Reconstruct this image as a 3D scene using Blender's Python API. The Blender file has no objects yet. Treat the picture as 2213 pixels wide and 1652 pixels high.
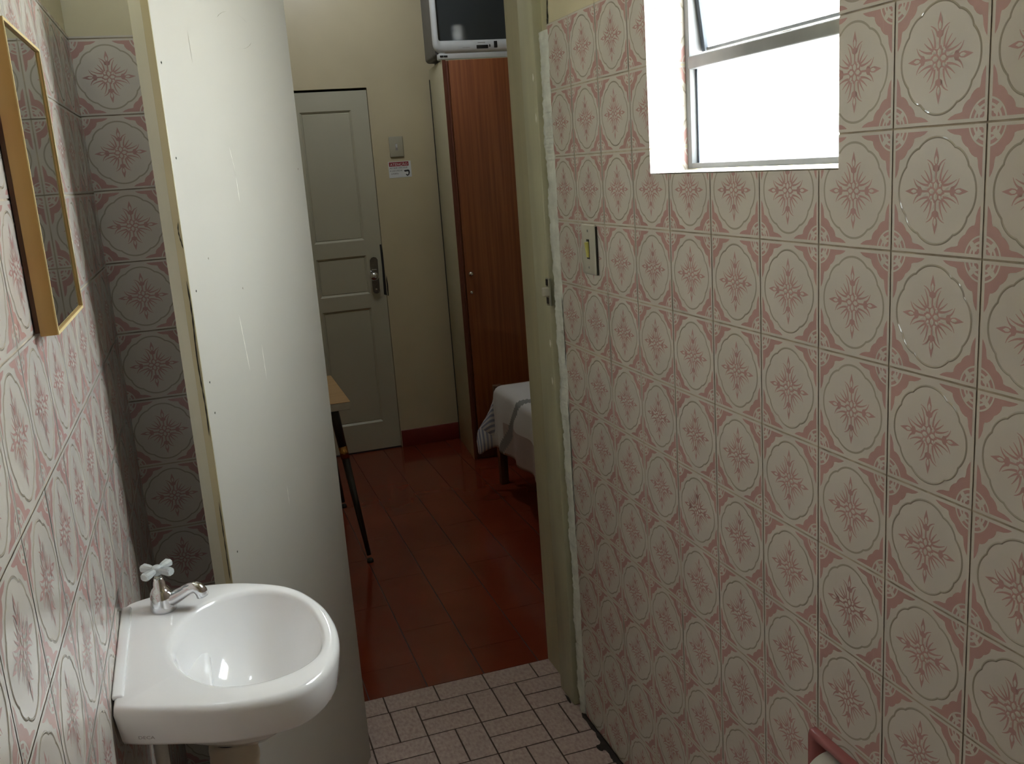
import bpy, bmesh, math, random
from mathutils import Vector, Matrix
random.seed(7)
C = bpy.context.scene.collection
PI = math.pi

# ------------------------------------------------------------------ materials
def rgb(h):
    """sRGB hex -> linear"""
    def f(c):
        c /= 255.0
        return c / 12.92 if c <= .04045 else ((c + .055) / 1.055) ** 2.4
    return tuple(f(int(h[i:i + 2], 16)) for i in (0, 2, 4)) + (1,)

def mat(name, col, rough=.5, var=.06, scale=8.0, metal=0.0, bump=0.0, bscale=60.0, spec=.5, stretch=(1, 1, 1), col2=None, coat=0.0, detail=3.0):
    m = bpy.data.materials.new(name); m.use_nodes = True
    nt = m.node_tree; b = nt.nodes['Principled BSDF']
    b.inputs['Roughness'].default_value = rough
    b.inputs['Metallic'].default_value = metal
    b.inputs['Specular IOR Level'].default_value = spec
    b.inputs['Coat Weight'].default_value = coat
    b.inputs['Coat Roughness'].default_value = .08
    tc = nt.nodes.new('ShaderNodeTexCoord')
    mp = nt.nodes.new('ShaderNodeMapping'); mp.inputs['Scale'].default_value = stretch
    nt.links.new(tc.outputs['Object'], mp.inputs['Vector'])
    nz = nt.nodes.new('ShaderNodeTexNoise'); nz.inputs['Scale'].default_value = scale; nz.inputs['Detail'].default_value = detail
    nt.links.new(mp.outputs['Vector'], nz.inputs['Vector'])
    cr = nt.nodes.new('ShaderNodeValToRGB')
    if col2 is None:
        a = tuple(max(0, c * (1 - var)) for c in col[:3]) + (1,)
        z = tuple(min(1, c * (1 + var)) for c in col[:3]) + (1,)
    else:
        a, z = col, col2
    cr.color_ramp.elements[0].color = a; cr.color_ramp.elements[1].color = z
    cr.color_ramp.elements[0].position = .3; cr.color_ramp.elements[1].position = .7
    nt.links.new(nz.outputs['Fac'], cr.inputs['Fac'])
    nt.links.new(cr.outputs['Color'], b.inputs['Base Color'])
    if bump > 0:
        n2 = nt.nodes.new('ShaderNodeTexNoise'); n2.inputs['Scale'].default_value = bscale; n2.inputs['Detail'].default_value = 2
        nt.links.new(mp.outputs['Vector'], n2.inputs['Vector'])
        bp = nt.nodes.new('ShaderNodeBump'); bp.inputs['Strength'].default_value = bump; bp.inputs['Distance'].default_value = .004
        nt.links.new(n2.outputs['Fac'], bp.inputs['Height']); nt.links.new(bp.outputs['Normal'], b.inputs['Normal'])
    return m

def emit(name, col, strength):
    m = bpy.data.materials.new(name); m.use_nodes = True
    b = m.node_tree.nodes['Principled BSDF']
    b.inputs['Base Color'].default_value = (.8, .8, .8, 1)
    b.inputs['Emission Color'].default_value = col
    b.inputs['Emission Strength'].default_value = strength
    return m

def pane_mat(name, scatter=.45, tint=.97):
    """rippled obscure glass: part of the light goes straight through, part is scattered by the ripples"""
    m = bpy.data.materials.new(name); m.use_nodes = True
    nt = m.node_tree; nt.nodes.clear()
    out = nt.nodes.new('ShaderNodeOutputMaterial')
    tr = nt.nodes.new('ShaderNodeBsdfTransparent'); tl = nt.nodes.new('ShaderNodeBsdfTranslucent'); gl = nt.nodes.new('ShaderNodeBsdfGlossy')
    gl.inputs['Roughness'].default_value = .12; tr.inputs['Color'].default_value = (.97, .98, .98, 1)
    m1 = nt.nodes.new('ShaderNodeMixShader'); m1.inputs['Fac'].default_value = scatter
    mx = nt.nodes.new('ShaderNodeMixShader'); mx.inputs['Fac'].default_value = .06
    tc = nt.nodes.new('ShaderNodeTexCoord'); mp = nt.nodes.new('ShaderNodeMapping')
    mp.inputs['Scale'].default_value = (1, 1, .12)
    nz = nt.nodes.new('ShaderNodeTexNoise'); nz.inputs['Scale'].default_value = 90; nz.inputs['Detail'].default_value = 1
    cr = nt.nodes.new('ShaderNodeValToRGB')
    cr.color_ramp.elements[0].color = (.83 * tint, .845 * tint, .845 * tint, 1); cr.color_ramp.elements[1].color = (tint, tint, tint, 1)
    nt.links.new(tc.outputs['Object'], mp.inputs['Vector']); nt.links.new(mp.outputs['Vector'], nz.inputs['Vector'])
    nt.links.new(nz.outputs['Fac'], cr.inputs['Fac']); nt.links.new(cr.outputs['Color'], tl.inputs['Color'])
    nt.links.new(tr.outputs[0], m1.inputs[1]); nt.links.new(tl.outputs[0], m1.inputs[2])
    nt.links.new(m1.outputs[0], mx.inputs[1]); nt.links.new(gl.outputs[0], mx.inputs[2]); nt.links.new(mx.outputs[0], out.inputs[0])
    return m

def wood_mat(name, c1, c2, rough=.4, stretch=(14, 14, .8), coat=0.0):
    return mat(name, c1, rough, col2=c2, scale=3.0, stretch=stretch, coat=coat, detail=6)

M = {}
M['glaze'] = mat('tile_glaze', (.655, .615, .565, 1), .13, .04, 5)
M['pink'] = mat('tile_pink', (.525, .325, .305, 1), .2, .06, 5)
M['line'] = mat('tile_outline', (.42, .38, .315, 1), .10, .05, 5)
M['grout'] = mat('tile_grout', (.45, .385, .30, 1), .8, .22, 30)
M['plaster'] = mat('cream_wall_paint', (.58, .51, .335, 1), .38, .05, 3, bump=.06, bscale=14)
M['plaster_bath'] = mat('cream_bath_paint', (.66, .60, .42, 1), .5, .06, 4, bump=.1, bscale=16)
M['ceiling'] = mat('ceiling_paint', (.76, .75, .72, 1), .7, .03, 3)
M['mortar'] = mat('rough_white_mortar', (.70, .72, .67, 1), .85, .14, 25, bump=.9, bscale=70)
M['jamb'] = mat('door_frame_paint', (.50, .47, .32, 1), .42, .08, 3, stretch=(9, 9, 1))
M['jamb_green'] = mat('door_frame_face_paint', (.50, .49, .35, 1), .42, .08, 3, stretch=(9, 9, 1))
M['door_cream'] = mat('cream_door_enamel', (.47, .455, .405, 1), .33, .025, 3)
M['door_edge'] = mat('door_edge_enamel', (.46, .46, .36, 1), .4, .10, 5, stretch=(1, 1, .3))
M['door_edge_dark'] = mat('door_edge_worn', (.40, .36, .22, 1), .5, .14, 6, stretch=(1, 1, .3))
M['crack_and_shade'] = mat('dark_crack_and_gap_shade', (.03, .028, .02, 1), .9, .2, 30)  # cracks and chips, also the shade painted at the wardrobe's rear gap
M['scratch'] = mat('pale_scratch', (.86, .84, .76, 1), .6, .05, 20)
M['smudge'] = mat('grey_smudge', (.25, .225, .175, 1), .6, .1, 20)
M['door_grey'] = mat('grey_green_door_paint', (.49, .475, .365, 1), .36, .03, 3)
M['floor_bath'] = mat('mottled_floor_tile', (.36, .255, .23, 1), .42, col2=(.54, .435, .395, 1), scale=120, detail=5, stretch=(1, .5, 1))
M['floor_grout'] = mat('dark_floor_grout', (.07, .045, .032, 1), .8, .2, 30)
M['floor_red'] = mat('waxed_red_tile', (.155, .025, .011, 1), .12, col2=(.205, .037, .016, 1), scale=3.0, bump=.06, bscale=7)
M['red_grout'] = mat('red_floor_joint', (.05, .012, .007, 1), .5, .2, 20)
M['skirt'] = mat('red_skirting_paint', (.16, .02, .014, 1), .3, .1, 6)
M['grime'] = mat('black_grime', (.035, .024, .018, 1), .8, .4, 40)
M['ceramic'] = mat('white_ceramic', (.86, .86, .865, 1), .07, .012, 3, coat=.4)
M['chrome'] = mat('chrome', (.74, .75, .77, 1), .09, .03, 6, metal=1)
M['acrylic'] = mat('clouded_acrylic', (.46, .49, .49, 1), .18, .10, 30, coat=.5)
M['old_metal'] = mat('tarnished_metal', (.50, .50, .44, 1), .3, .12, 40, metal=.9)
M['pipe'] = mat('beige_plastic_pipe', (.58, .50, .38, 1), .4, .08, 12)
M['pipe_white'] = mat('white_plastic_pipe', (.72, .72, .70, 1), .35, .03, 12)
M['rubber'] = mat('black_rubber', (.02, .02, .02, 1), .6, .1, 20)
M['mirror_wood'] = wood_mat('yellow_varnished_wood', (.43, .25, .072, 1), (.50, .30, .095, 1), .4)
M['mirror_edge'] = wood_mat('pale_wood_edge', (.66, .52, .24, 1), (.72, .57, .28, 1), .4)
M['mirror_back'] = mat('dark_backing_board', (.09, .04, .02, 1), .8, .1, 12)
M['mirror_glass'] = mat('mirror_silver', (.80, .83, .80, 1), .015, .01, 4, metal=1)
M['win_metal'] = mat('grey_painted_steel', (.19, .195, .20, 1), .45, .10, 14)
M['win_dark'] = mat('dark_steel_edge', (.075, .09, .11, 1), .5, .1, 14)
M['pane'] = pane_mat('rippled_glass')
M['switch'] = mat('grey_beige_plastic', (.50, .48, .41, 1), .4, .03, 12)
M['switch_far'] = mat('old_beige_plastic', (.40, .38, .29, 1), .4, .03, 12)
M['yellow_plastic'] = mat('yellowed_plastic', (.55, .52, .14, 1), .4, .10, 60)
M['black'] = mat('black_plastic', (.012, .012, .012, 1), .45, .1, 20)
M['pink_ceramic'] = mat('pink_ceramic', (.36, .125, .125, 1), .2, .06, 14)
M['paper'] = mat('toilet_paper', (.66, .64, .58, 1), .9, .04, 30, bump=.15, bscale=120)
M['card'] = mat('brown_card_core', (.35, .24, .14, 1), .9, .05, 30)
M['ward_side'] = mat('pale_laminate', (.49, .46, .325, 1), .4, .03, 4)
M['ward_front'] = wood_mat('reddish_wood_laminate', (.185, .048, .012, 1), (.30, .098, .027, 1), .46, stretch=(26, 26, .6))
M['ward_edge'] = wood_mat('dark_red_wood_edge', (.12, .030, .011, 1), (.15, .042, .016, 1), .6)
M['steel'] = mat('polished_steel', (.7, .7, .7, 1), .15, .05, 20, metal=1)
M['brass_dark'] = mat('dark_chrome_plate', (.20, .19, .19, 1), .22, .15, 40, metal=.9)
M['tv_body'] = mat('charcoal_tv_plastic', (.10, .095, .09, 1), .5, .05, 20)
M['tv_silver'] = mat('silver_tv_plastic', (.58, .60, .60, 1), .3, .03, 20)
M['tv_screen'] = mat('dark_tv_glass', (.035, .042, .045, 1), .06, .05, 5, spec=.6)
M['tab_top'] = wood_mat('tan_wood_laminate', (.47, .29, .125, 1), (.53, .335, .155, 1), .4, stretch=(2, 14, 14))
M['tab_edge'] = mat('white_edge_band', (.62, .61, .57, 1), .5, .08, 30)
M['tab_leg'] = mat('black_lacquered_wood', (.022, .021, .019, 1), .3, .1, 20)
M['brass'] = mat('brass', (.52, .27, .09, 1), .25, .1, 20, metal=1)
M['bed_wood'] = wood_mat('dark_brown_bed_wood', (.10, .042, .018, 1), (.13, .055, .025, 1), .4)
M['mattress'] = mat('mattress_cover', (.5, .5, .5, 1), .9, .05, 20)
M['sheet'] = mat('white_cotton_sheet', (.66, .655, .66, 1), .9, .02, 10, bump=.25, bscale=9)
M['sheet_grey'] = mat('grey_band_of_sheet', (.25, .255, .255, 1), .9, .04, 20)
M['sheet_pink'] = mat('mauve_band_of_sheet', (.45, .37, .36, 1), .9, .04, 20)
M['sheet_blue'] = mat('blue_stripe_of_sheet', (.30, .33, .45, 1), .9, .04, 20)
M['paper_white'] = mat('white_sticker', (.74, .76, .76, 1), .4, .02, 20)
M['red_ink'] = mat('red_ink', (.33, .035, .05, 1), .4, .05, 20)
M['ink_black'] = mat('black_ink', (.02, .02, .022, 1), .5, .05, 20)
M['logo_grey'] = mat('grey_ink', (.27, .26, .25, 1), .5, .05, 20)
M['louvre'] = pane_mat('white_louvre_glass', 1.0, .55)
M['shade'] = emit('glowing_lamp_globe', (.92, .96, 1.0, 1), 62.0)
M['bulb'] = emit('glowing_bulb', (.82, .93, 1.0, 1), 24.0)

# ------------------------------------------------------------------ mesh building
class MB:
    """collects polygons (world or local metres) with materials, then links them as ONE mesh object"""
    def __init__(s): s.v = []; s.f = []; s.m = []; s.mats = []; s.smooth = []
    def mi(s, m):
        if m not in s.mats: s.mats.append(m)
        return s.mats.index(m)
    def poly(s, pts, m, smooth=False):
        i = len(s.v); s.v.extend(tuple(p) for p in pts); s.f.append(tuple(range(i, i + len(pts)))); s.m.append(s.mi(m)); s.smooth.append(smooth)
    def raw(s, vs, fs, m, smooth=False):
        i = len(s.v); s.v.extend(tuple(p) for p in vs)
        for f in fs: s.f.append(tuple(i + k for k in f)); s.m.append(s.mi(m)); s.smooth.append(smooth)
    def box(s, x0, x1, y0, y1, z0, z1, m, bev=0.0, T=None, seg=2):
        bm = bmesh.new(); bmesh.ops.create_cube(bm, size=1)
        for v in bm.verts:
            v.co = Vector(((x0 + x1) / 2 + v.co.x * (x1 - x0), (y0 + y1) / 2 + v.co.y * (y1 - y0), (z0 + z1) / 2 + v.co.z * (z1 - z0)))
        if bev: bmesh.ops.bevel(bm, geom=bm.edges[:], offset=bev, segments=seg, affect='EDGES', profile=.5)
        s.bm(bm, m, T, smooth=bev > 0)
    def bm(s, bm, m, T=None, smooth=False):
        bm.verts.index_update()
        vs = [(T @ v.co if T else v.co.copy()) for v in bm.verts]
        s.raw(vs, [[v.index for v in f.verts] for f in bm.faces], m, smooth); bm.free()
    def prism(s, pts2, place, d0, d1, m, smooth=False):
        """2D outline extruded; place(a,b,d)->xyz"""
        n = len(pts2)
        a = [place(p[0], p[1], d0) for p in pts2]; b = [place(p[0], p[1], d1) for p in pts2]
        s.raw(a + b, [list(range(n))[::-1], list(range(n, 2 * n))] + [[i, (i + 1) % n, n + (i + 1) % n, n + i] for i in range(n)], m, smooth)
    def loft(s, rings, m, cap0=True, cap1=True, smooth=True, mats=None):
        n = len(rings[0]); vs = [p for r in rings for p in r]; i0 = len(s.v); s.v.extend(tuple(p) for p in vs)
        for k in range(len(rings) - 1):
            mm = mats[k] if mats else m
            for i in range(n):
                j = (i + 1) % n
                s.f.append((i0 + k * n + i, i0 + k * n + j, i0 + (k + 1) * n + j, i0 + (k + 1) * n + i)); s.m.append(s.mi(mm)); s.smooth.append(smooth)
        if cap0: s.f.append(tuple(i0 + i for i in range(n))[::-1]); s.m.append(s.mi(mats[0] if mats else m)); s.smooth.append(False)
        if cap1: s.f.append(tuple(i0 + (len(rings) - 1) * n + i for i in range(n))); s.m.append(s.mi(mats[-1] if mats else m)); s.smooth.append(False)
    def tube(s, path, radii, m, n=16, caps=True):
        path = [Vector(p) for p in path]
        if not isinstance(radii, (list, tuple)): radii = [radii] * len(path)
        rings = []; prev = None
        for k, p in enumerate(path):
            t = (path[min(k + 1, len(path) - 1)] - path[max(k - 1, 0)]).normalized()
            if prev is None:
                ref = Vector((0, 0, 1)) if abs(t.z) < .9 else Vector((1, 0, 0)); a = t.cross(ref).normalized()
            else:
                a = (prev - t * prev.dot(t)).normalized()
            prev = a; b = t.cross(a)
            rings.append([p + (a * math.cos(2 * PI * i / n) + b * math.sin(2 * PI * i / n)) * radii[k] for i in range(n)])
        s.loft(rings, m, caps, caps)
    def lathe(s, prof, origin, m, n=32, axis='z', T=None, mats=None):
        o = Vector(origin); rings = []
        for r, h in prof:
            ring = []
            for i in range(n):
                a = 2 * PI * i / n
                if axis == 'z': p = Vector((r * math.cos(a), r * math.sin(a), h))
                elif axis == 'x': p = Vector((h, r * math.cos(a), r * math.sin(a)))
                else: p = Vector((r * math.cos(a), h, r * math.sin(a)))
                p = (T @ p) if T else p
                ring.append(o + p)
            rings.append(ring)
        s.loft(rings, m, mats=mats)
    def build(s, name, parent=None, origin=(0, 0, 0), fix=True):
        me = bpy.data.meshes.new(name)
        o = Vector(origin)
        me.from_pydata([tuple(Vector(p) - o) for p in s.v], [], s.f)
        for m in s.mats: me.materials.append(m)
        me.polygons.foreach_set('material_index', s.m)
        me.polygons.foreach_set('use_smooth', s.smooth)
        me.update()
        if fix:
            bm = bmesh.new(); bm.from_mesh(me)
            bmesh.ops.recalc_face_normals(bm, faces=bm.faces[:]); bm.to_mesh(me); bm.free()
        ob = bpy.data.objects.new(name, me); C.objects.link(ob)
        ob.location = origin
        if parent is not None:
            ob.parent = parent
            # children are built in their thing's own coordinates
        return ob

def tag(o, label, cat, group=None, kind=None):
    o['label'] = label; o['category'] = cat
    if group: o['group'] = group
    if kind: o['kind'] = kind
    return o

def thing(name, label, cat, loc=(0, 0, 0), rotz=0, group=None, kind=None):
    o = bpy.data.objects.new(name, None); C.objects.link(o)
    o.empty_display_size = .05
    o.location = loc; o.rotation_euler = (0, 0, rotz)
    return tag(o, label, cat, group, kind)

def text_polys(txt, size):
    """outline faces of a line of lettering, in its own plane"""
    cu = bpy.data.curves.new('t', 'FONT'); cu.body = txt; cu.size = size; cu.resolution_u = 3
    ob = bpy.data.objects.new('t', cu); C.objects.link(ob)
    dg = bpy.context.evaluated_depsgraph_get(); ev = ob.evaluated_get(dg); me = ev.to_mesh()
    vs = [v.co.copy() for v in me.vertices]; fs = [list(p.vertices) for p in me.polygons]
    ev.to_mesh_clear(); bpy.data.objects.remove(ob); bpy.data.curves.remove(cu)
    return vs, fs

def add_text(mb, txt, size, width, place, m, d=.0008):
    vs, fs = text_polys(txt, size)
    if not vs: return
    x0 = min(v.x for v in vs); x1 = max(v.x for v in vs); k = (width / (x1 - x0)) if width else 1
    mb.raw([place((v.x - x0) * k, v.y, d) for v in vs], fs, m)

# ------------------------------------------------------------------ the ornamented wall tile
T = .15
def tile_ornament(strips=2):
    out = []   # (layer, material, [(u,v)], height of a raised centre in mm) in tile units, centre 0
    G, P_, L_ = M['glaze'], M['pink'], M['line']
    e = .4915
    out.append((0, G, [(-e, -e), (e, -e), (e, e), (-e, e)], 0))
    # scalloped outline: a long lobe on every axis, two short lobes on every diagonal
    def rad(a):
        d = (math.degrees(a) % 90); d = min(d, 90 - d)       # 0 on an axis, 45 on the diagonal
        if d < 30: return .396 + .030 * (1 - (d / 30) ** 2.2)
        t = (d - 30) / 15
        return .396 + .016 * math.sin(min(1, t) * PI / 2) ** .7
    N = 108
    for i in range(N):
        a0, a1 = 2 * PI * i / N, 2 * PI * (i + 1) / N
        r0, r1 = rad(a0), rad(a1); w = .0098
        P4 = lambda k: [(math.cos(a0) * (r0 - k[0]), math.sin(a0) * (r0 - k[0])), (math.cos(a1) * (r1 - k[0]), math.sin(a1) * (r1 - k[0])),
                        (math.cos(a1) * (r1 - k[1]), math.sin(a1) * (r1 - k[1])), (math.cos(a0) * (r0 - k[1]), math.sin(a0) * (r0 - k[1]))]
        for q in range(strips):        # raised rounded line
            k0, k1 = q / strips, (q + 1) / strips; h0, h1 = math.sin(PI * k0), math.sin(PI * k1)
            out.append((1, L_, P4((2 * w * k0, 2 * w * k1)), ('ridge', (h0, h0, h1, h1))))
    # pink corners with a white web
    half = [(.400, .036), (.365, .058), (.32, .074), (.272, .080), (.250, .088), (.246, .112), (.230, .140), (.205, .163), (.178, .178)]
    inner = half + [(b, a) for a, b in half[::-1][1:]]
    corner = inner + [(.036, .395), (.034, .385), (.034, .034), (.385, .034), (.395, .036)]
    arc = lambda r, d0, d1, k: [(math.cos(math.radians(d0 + (d1 - d0) * i / k)) * r, math.sin(math.radians(d0 + (d1 - d0) * i / k)) * r) for i in range(k + 1)]
    band = lambda ra, rb, d0, d1, k=5: arc(rb, d0, d1, k) + arc(ra, d0, d1, k)[::-1]
    web = [band(.165, .180, 10, 45), band(.165, .180, 45, 80),               # outer line
           band(.118, .138, 12, 38), band(.118, .138, 52, 78),               # middle arcs
           [(.03, .088), (.03, .076), (.05, .074), (.058, .058), (.074, .05), (.076, .03), (.092, .03), (.094, .06), (.128, .098), (.122, .125), (.098, .128), (.06, .094)],
           [(.03, .03), (.05, .03), (.03, .05)]]
    for sx in (-1, 1):
        for sy in (-1, 1):
            def tr(q): return [(sx * (.5 - a), sy * (.5 - b)) for a, b in q]
            out.append((1, P_, tr(corner), 0))
            for w in web: out.append((2, G, tr(w), 0))
    # the star flower
    def spike(p0, c, p1, w):
        n = 5; pts = []
        for i in range(n + 1):
            t = i / n
            x = (1 - t) ** 2 * p0[0] + 2 * t * (1 - t) * c[0] + t * t * p1[0]
            y = (1 - t) ** 2 * p0[1] + 2 * t * (1 - t) * c[1] + t * t * p1[1]
            pts.append((x, y))
        L, R = [], []
        for i, (x, y) in enumerate(pts):
            q = pts[min(i + 1, n)]; o = pts[max(i - 1, 0)]
            dx, dy = q[0] - o[0], q[1] - o[1]; d = math.hypot(dx, dy) or 1
            ww = w * (1 - (i / n) ** 1.4) + .0022
            L.append((x - dy / d * ww, y + dx / d * ww)); R.append((x + dy / d * ww, y - dx / d * ww))
        return L + R[::-1]
    star = [(math.cos(2 * PI * i / 32) * (.094 if i % 4 in (0, 1) else .074), math.sin(2 * PI * i / 32) * (.094 if i % 4 in (0, 1) else .074)) for i in range(32)]
    out.append((1, P_, star, 0))
    for k in range(4):
        a = k * PI / 2; ca, sa = math.cos(a), math.sin(a)
        def ro(q): return [(x * ca - y * sa, x * sa + y * ca) for x, y in q]
        leaf = [(.200, -.011), (.225, -.022), (.258, -.0255), (.295, -.015), (.342, 0), (.295, .015), (.258, .0255), (.225, .022), (.200, .011)]
        out.append((2, P_, ro(leaf), 0))
        out.append((3, G, ro([(.208, 0), (.222, -.012), (.248, -.0145), (.276, 0), (.248, .0145), (.222, .012)]), .35))
        out.append((2, P_, ro([(.08, -.008), (.150, -.009), (.158, -.027), (.172, -.036), (.198, -.030), (.206, 0), (.198, .030), (.172, .036), (.158, .027), (.150, .009), (.08, .008)]), 0))
        for s in (-1, 1):
            out.append((2, P_, ro(spike((.165, s * .024), (.222, s * .030), (.246, s * .100), .0085)), 0))
            out.append((2, P_, ro(spike((.078, s * .048), (.150, s * .044), (.222, s * .090), .0085)), 0))
            out.append((2, P_, ro(spike((.062, s * .060), (.115, s * .080), (.165, s * .128), .0080)), 0))
            out.append((2, G, ro([(.094, s * .012), (.125, s * .014), (.142, s * .024), (.138, s * .038), (.115, s * .036), (.098, s * .028)]), .3))
        out.append((3, G, ro([(.012, 0), (.032, -.019), (.056, -.019), (.074, 0), (.056, .019), (.032, .019)]), .5))
        b = a + PI / 4; cb, sb = math.cos(b), math.sin(b)
        out.append((3, G, [(x * cb - y * sb, x * sb + y * cb) for x, y in [(.050, 0), (.064, -.014), (.086, -.008), (.090, 0), (.086, .008), (.064, .014)]], .4))
    return out
ORN = tile_ornament()
ORN_FINE = tile_ornament(6)

def clip_poly(p, axis, val, keep_less):
    res = []; n = len(p)
    for i in range(n):
        a, b = p[i], p[(i + 1) % n]
        ia = (a[axis] <= val) if keep_less else (a[axis] >= val)
        ib = (b[axis] <= val) if keep_less else (b[axis] >= val)
        if ia: res.append(a)
        if ia != ib:
            t = (val - a[axis]) / (b[axis] - a[axis]); q = [0, 0]
            q[axis] = val; q[1 - axis] = a[1 - axis] + t * (b[1 - axis] - a[1 - axis]); res.append(tuple(q))
    return res

def tile_area(mb, rects, u_off, v_off, place, su=1.0, orn=None):
    """cover rectangles (u0,u1,v0,v1) of a wall plane; grout lines at u_off+k*T, v_off+k*T. place(u,v,d)->xyz, d out of the wall"""
    Tu = T * su
    for (u0, u1, v0, v1) in rects:
        mb.poly([place(u0, v0, -.0012), place(u1, v0, -.0012), place(u1, v1, -.0012), place(u0, v1, -.0012)], M['grout'])
        for i in range(math.floor((u0 - u_off) / Tu + 1e-6), math.ceil((u1 - u_off) / Tu - 1e-6)):
            for j in range(math.floor((v0 - v_off) / T + 1e-6), math.ceil((v1 - v_off) / T - 1e-6)):
                cu, cv = u_off + (i + .5) * Tu, v_off + (j + .5) * T
                inside = cu - Tu / 2 >= u0 - 1e-6 and cu + Tu / 2 <= u1 + 1e-6 and cv - T / 2 >= v0 - 1e-6 and cv + T / 2 <= v1 + 1e-6
                tilt = random.uniform(-.0012, .0012); tilt2 = random.uniform(-.0012, .0012)
                for (ly, m, q, hgt) in (orn or ORN):
                    p = [(cu + a * Tu, cv + b * T) for a, b in q]
                    if not inside:
                        for ax, val, less in ((0, u0, False), (0, u1, True), (1, v0, False), (1, v1, True)):
                            p = clip_poly(p, ax, val, less)
                            if len(p) < 3: break
                        if len(p) < 3: continue
                    base = lambda a, b: ly * .00012 + tilt * (a - cu) + tilt2 * (b - cv)
                    if isinstance(hgt, tuple):
                        hh = hgt[1] if inside else (0,) * len(p)
                        mb.poly([place(a, b, base(a, b) + .00056 * k) for (a, b), k in zip(p, hh)], m)
                    elif hgt and inside:       # raised like a flat pyramid
                        ca = sum(a for a, b in p) / len(p); cb = sum(b for a, b in p) / len(p)
                        for k in range(len(p)):
                            (a, b), (a2, b2) = p[k], p[(k + 1) % len(p)]
                            mb.poly([place(a, b, base(a, b)), place(a2, b2, base(a2, b2)), place(ca, cb, base(ca, cb) + hgt * .001)], m)
                    else: mb.poly([place(a, b, base(a, b)) for a, b in p], m)

# ------------------------------------------------------------------ key sizes
TOP = 1.795          # top of the tiling
XL = -1.022          # left wall
YE = 1.325           # tiled end wall
YB = 1.672           # threshold / bedroom side
YF = 4.19            # bedroom far wall
WY0, WY1, WZ0, WZ1 = .257, .823, 1.448, 2.06   # window hole
YR = 1.332           # where the right-hand tiling ends
HC = 2.62            # bathroom ceiling

def minus(rects, hole):
    h0, h1, k0, k1 = hole; res = []
    for (u0, u1, v0, v1) in rects:
        a, b, c, d = max(u0, h0), min(u1, h1), max(v0, k0), min(v1, k1)
        if a >= b or c >= d: res.append((u0, u1, v0, v1)); continue
        if u0 < a: res.append((u0, a, v0, v1))
        if b < u1: res.append((b, u1, v0, v1))
        if v0 < c: res.append((a, b, v0, c))
        if d < v1: res.append((a, b, d, v1))
    return res
PH = (.233 - .062, .233 + .062, .50 - .062, .50 + .062)      # hole for the paper holder

def S(name, mb, label, cat, **k):
    return tag(mb.build(name, **k), label, cat, kind='structure')

# right wall: slab with a window hole, tiling, plaster above, reveal up to the bedroom
mb = MB(); W = M['plaster_bath']; th = .17; x0 = .004
for (a, b, c, d) in minus([(-1.6, YR, 0, WZ0)], PH): mb.box(x0, th, a, b, c, d, W)
mb.box(x0, th, -1.6, YR, WZ1, HC, W)
mb.box(x0, th, -1.6, WY0, WZ0, WZ1, W); mb.box(x0, th, WY1, YR, WZ0, WZ1, W)
mb.box(.014, th, YR, YB, 0, HC, M['jamb'])
plR = lambda u, v, d: (-d, u, v)
tile_area(mb, minus([(-1.6, WY0, 0, TOP), (WY0, WY1, 0, WZ0), (WY1, YR, 0, TOP)], PH), 0, 1.645 - 11 * T, plR)
# tiled window reveal (far jamb and sill)
tile_area(mb, [(0, .08, WZ0, TOP)], -.05, 1.645 - 11 * T, lambda u, v, d: (u, WY1 - .0006 - d, v))
mb.poly([(0, WY1, WZ0 + .002), (0, WY0, WZ0 + .002), (.085, WY0, WZ0 + .004), (.085, WY1, WZ0 + .004)], M['glaze'])
mb.poly([(0, WY1 - .0005, TOP), (.085, WY1 - .0005, TOP), (.085, WY1 - .0005, WZ1), (0, WY1 - .0005, WZ1)], M['glaze'])
wr = S('wall_right', mb, 'right bathroom wall covered in pink star tiles around the window', 'wall', fix=False)

# rough mortar strip where the tiles end at the door frame
mb = MB(); n = 420
def rough(k, seed):
    f = lambda i: random.Random(i * 31 + seed).uniform(-1, 1)
    def nz(p): i = math.floor(k / p); t = k / p - i; t = t * t * (3 - 2 * t); return f(i * 7 + int(p * 10)) * (1 - t) + f((i + 1) * 7 + int(p * 10)) * t
    return .5 * nz(23) + .3 * nz(7) + .25 * nz(2.3) + .12 * f(k + 5000)
def strip_edge(k, side):
    z = k / n * TOP
    if side == 0: return 1.386 + .016 * rough(k, 1)
    return 1.327 + .006 * rough(k, 2) + .012 * max(0, 1 - z / .6)
for layer, (dx, sh) in enumerate(((.0, 0), )):
    a = [strip_edge(k, 0) for k in range(n + 1)]; b = [strip_edge(k, 1) for k in range(n + 1)]
    rows = []
    for k in range(n + 1):
        z = k / n * (TOP - .012); r = random.Random(k + 999)
        h = .0032 + .0020 * rough(k, 3) + r.uniform(-.0006, .0006)
        rows.append([(.013, a[k] + .003, z), (-h * .4, a[k] - .004, z), (-h - .001 + .0014 * rough(k, 4), a[k] * .6 + b[k] * .4, z), (-h + .0012 * rough(k, 6), b[k] + .012, z), (-.0006, b[k], z), (.006, b[k] - .002, z)])
    for k in range(n):
        for i in range(5): mb.poly([rows[k][i], rows[k][i + 1], rows[k + 1][i + 1], rows[k + 1][i]], M['mortar'], True)
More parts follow.
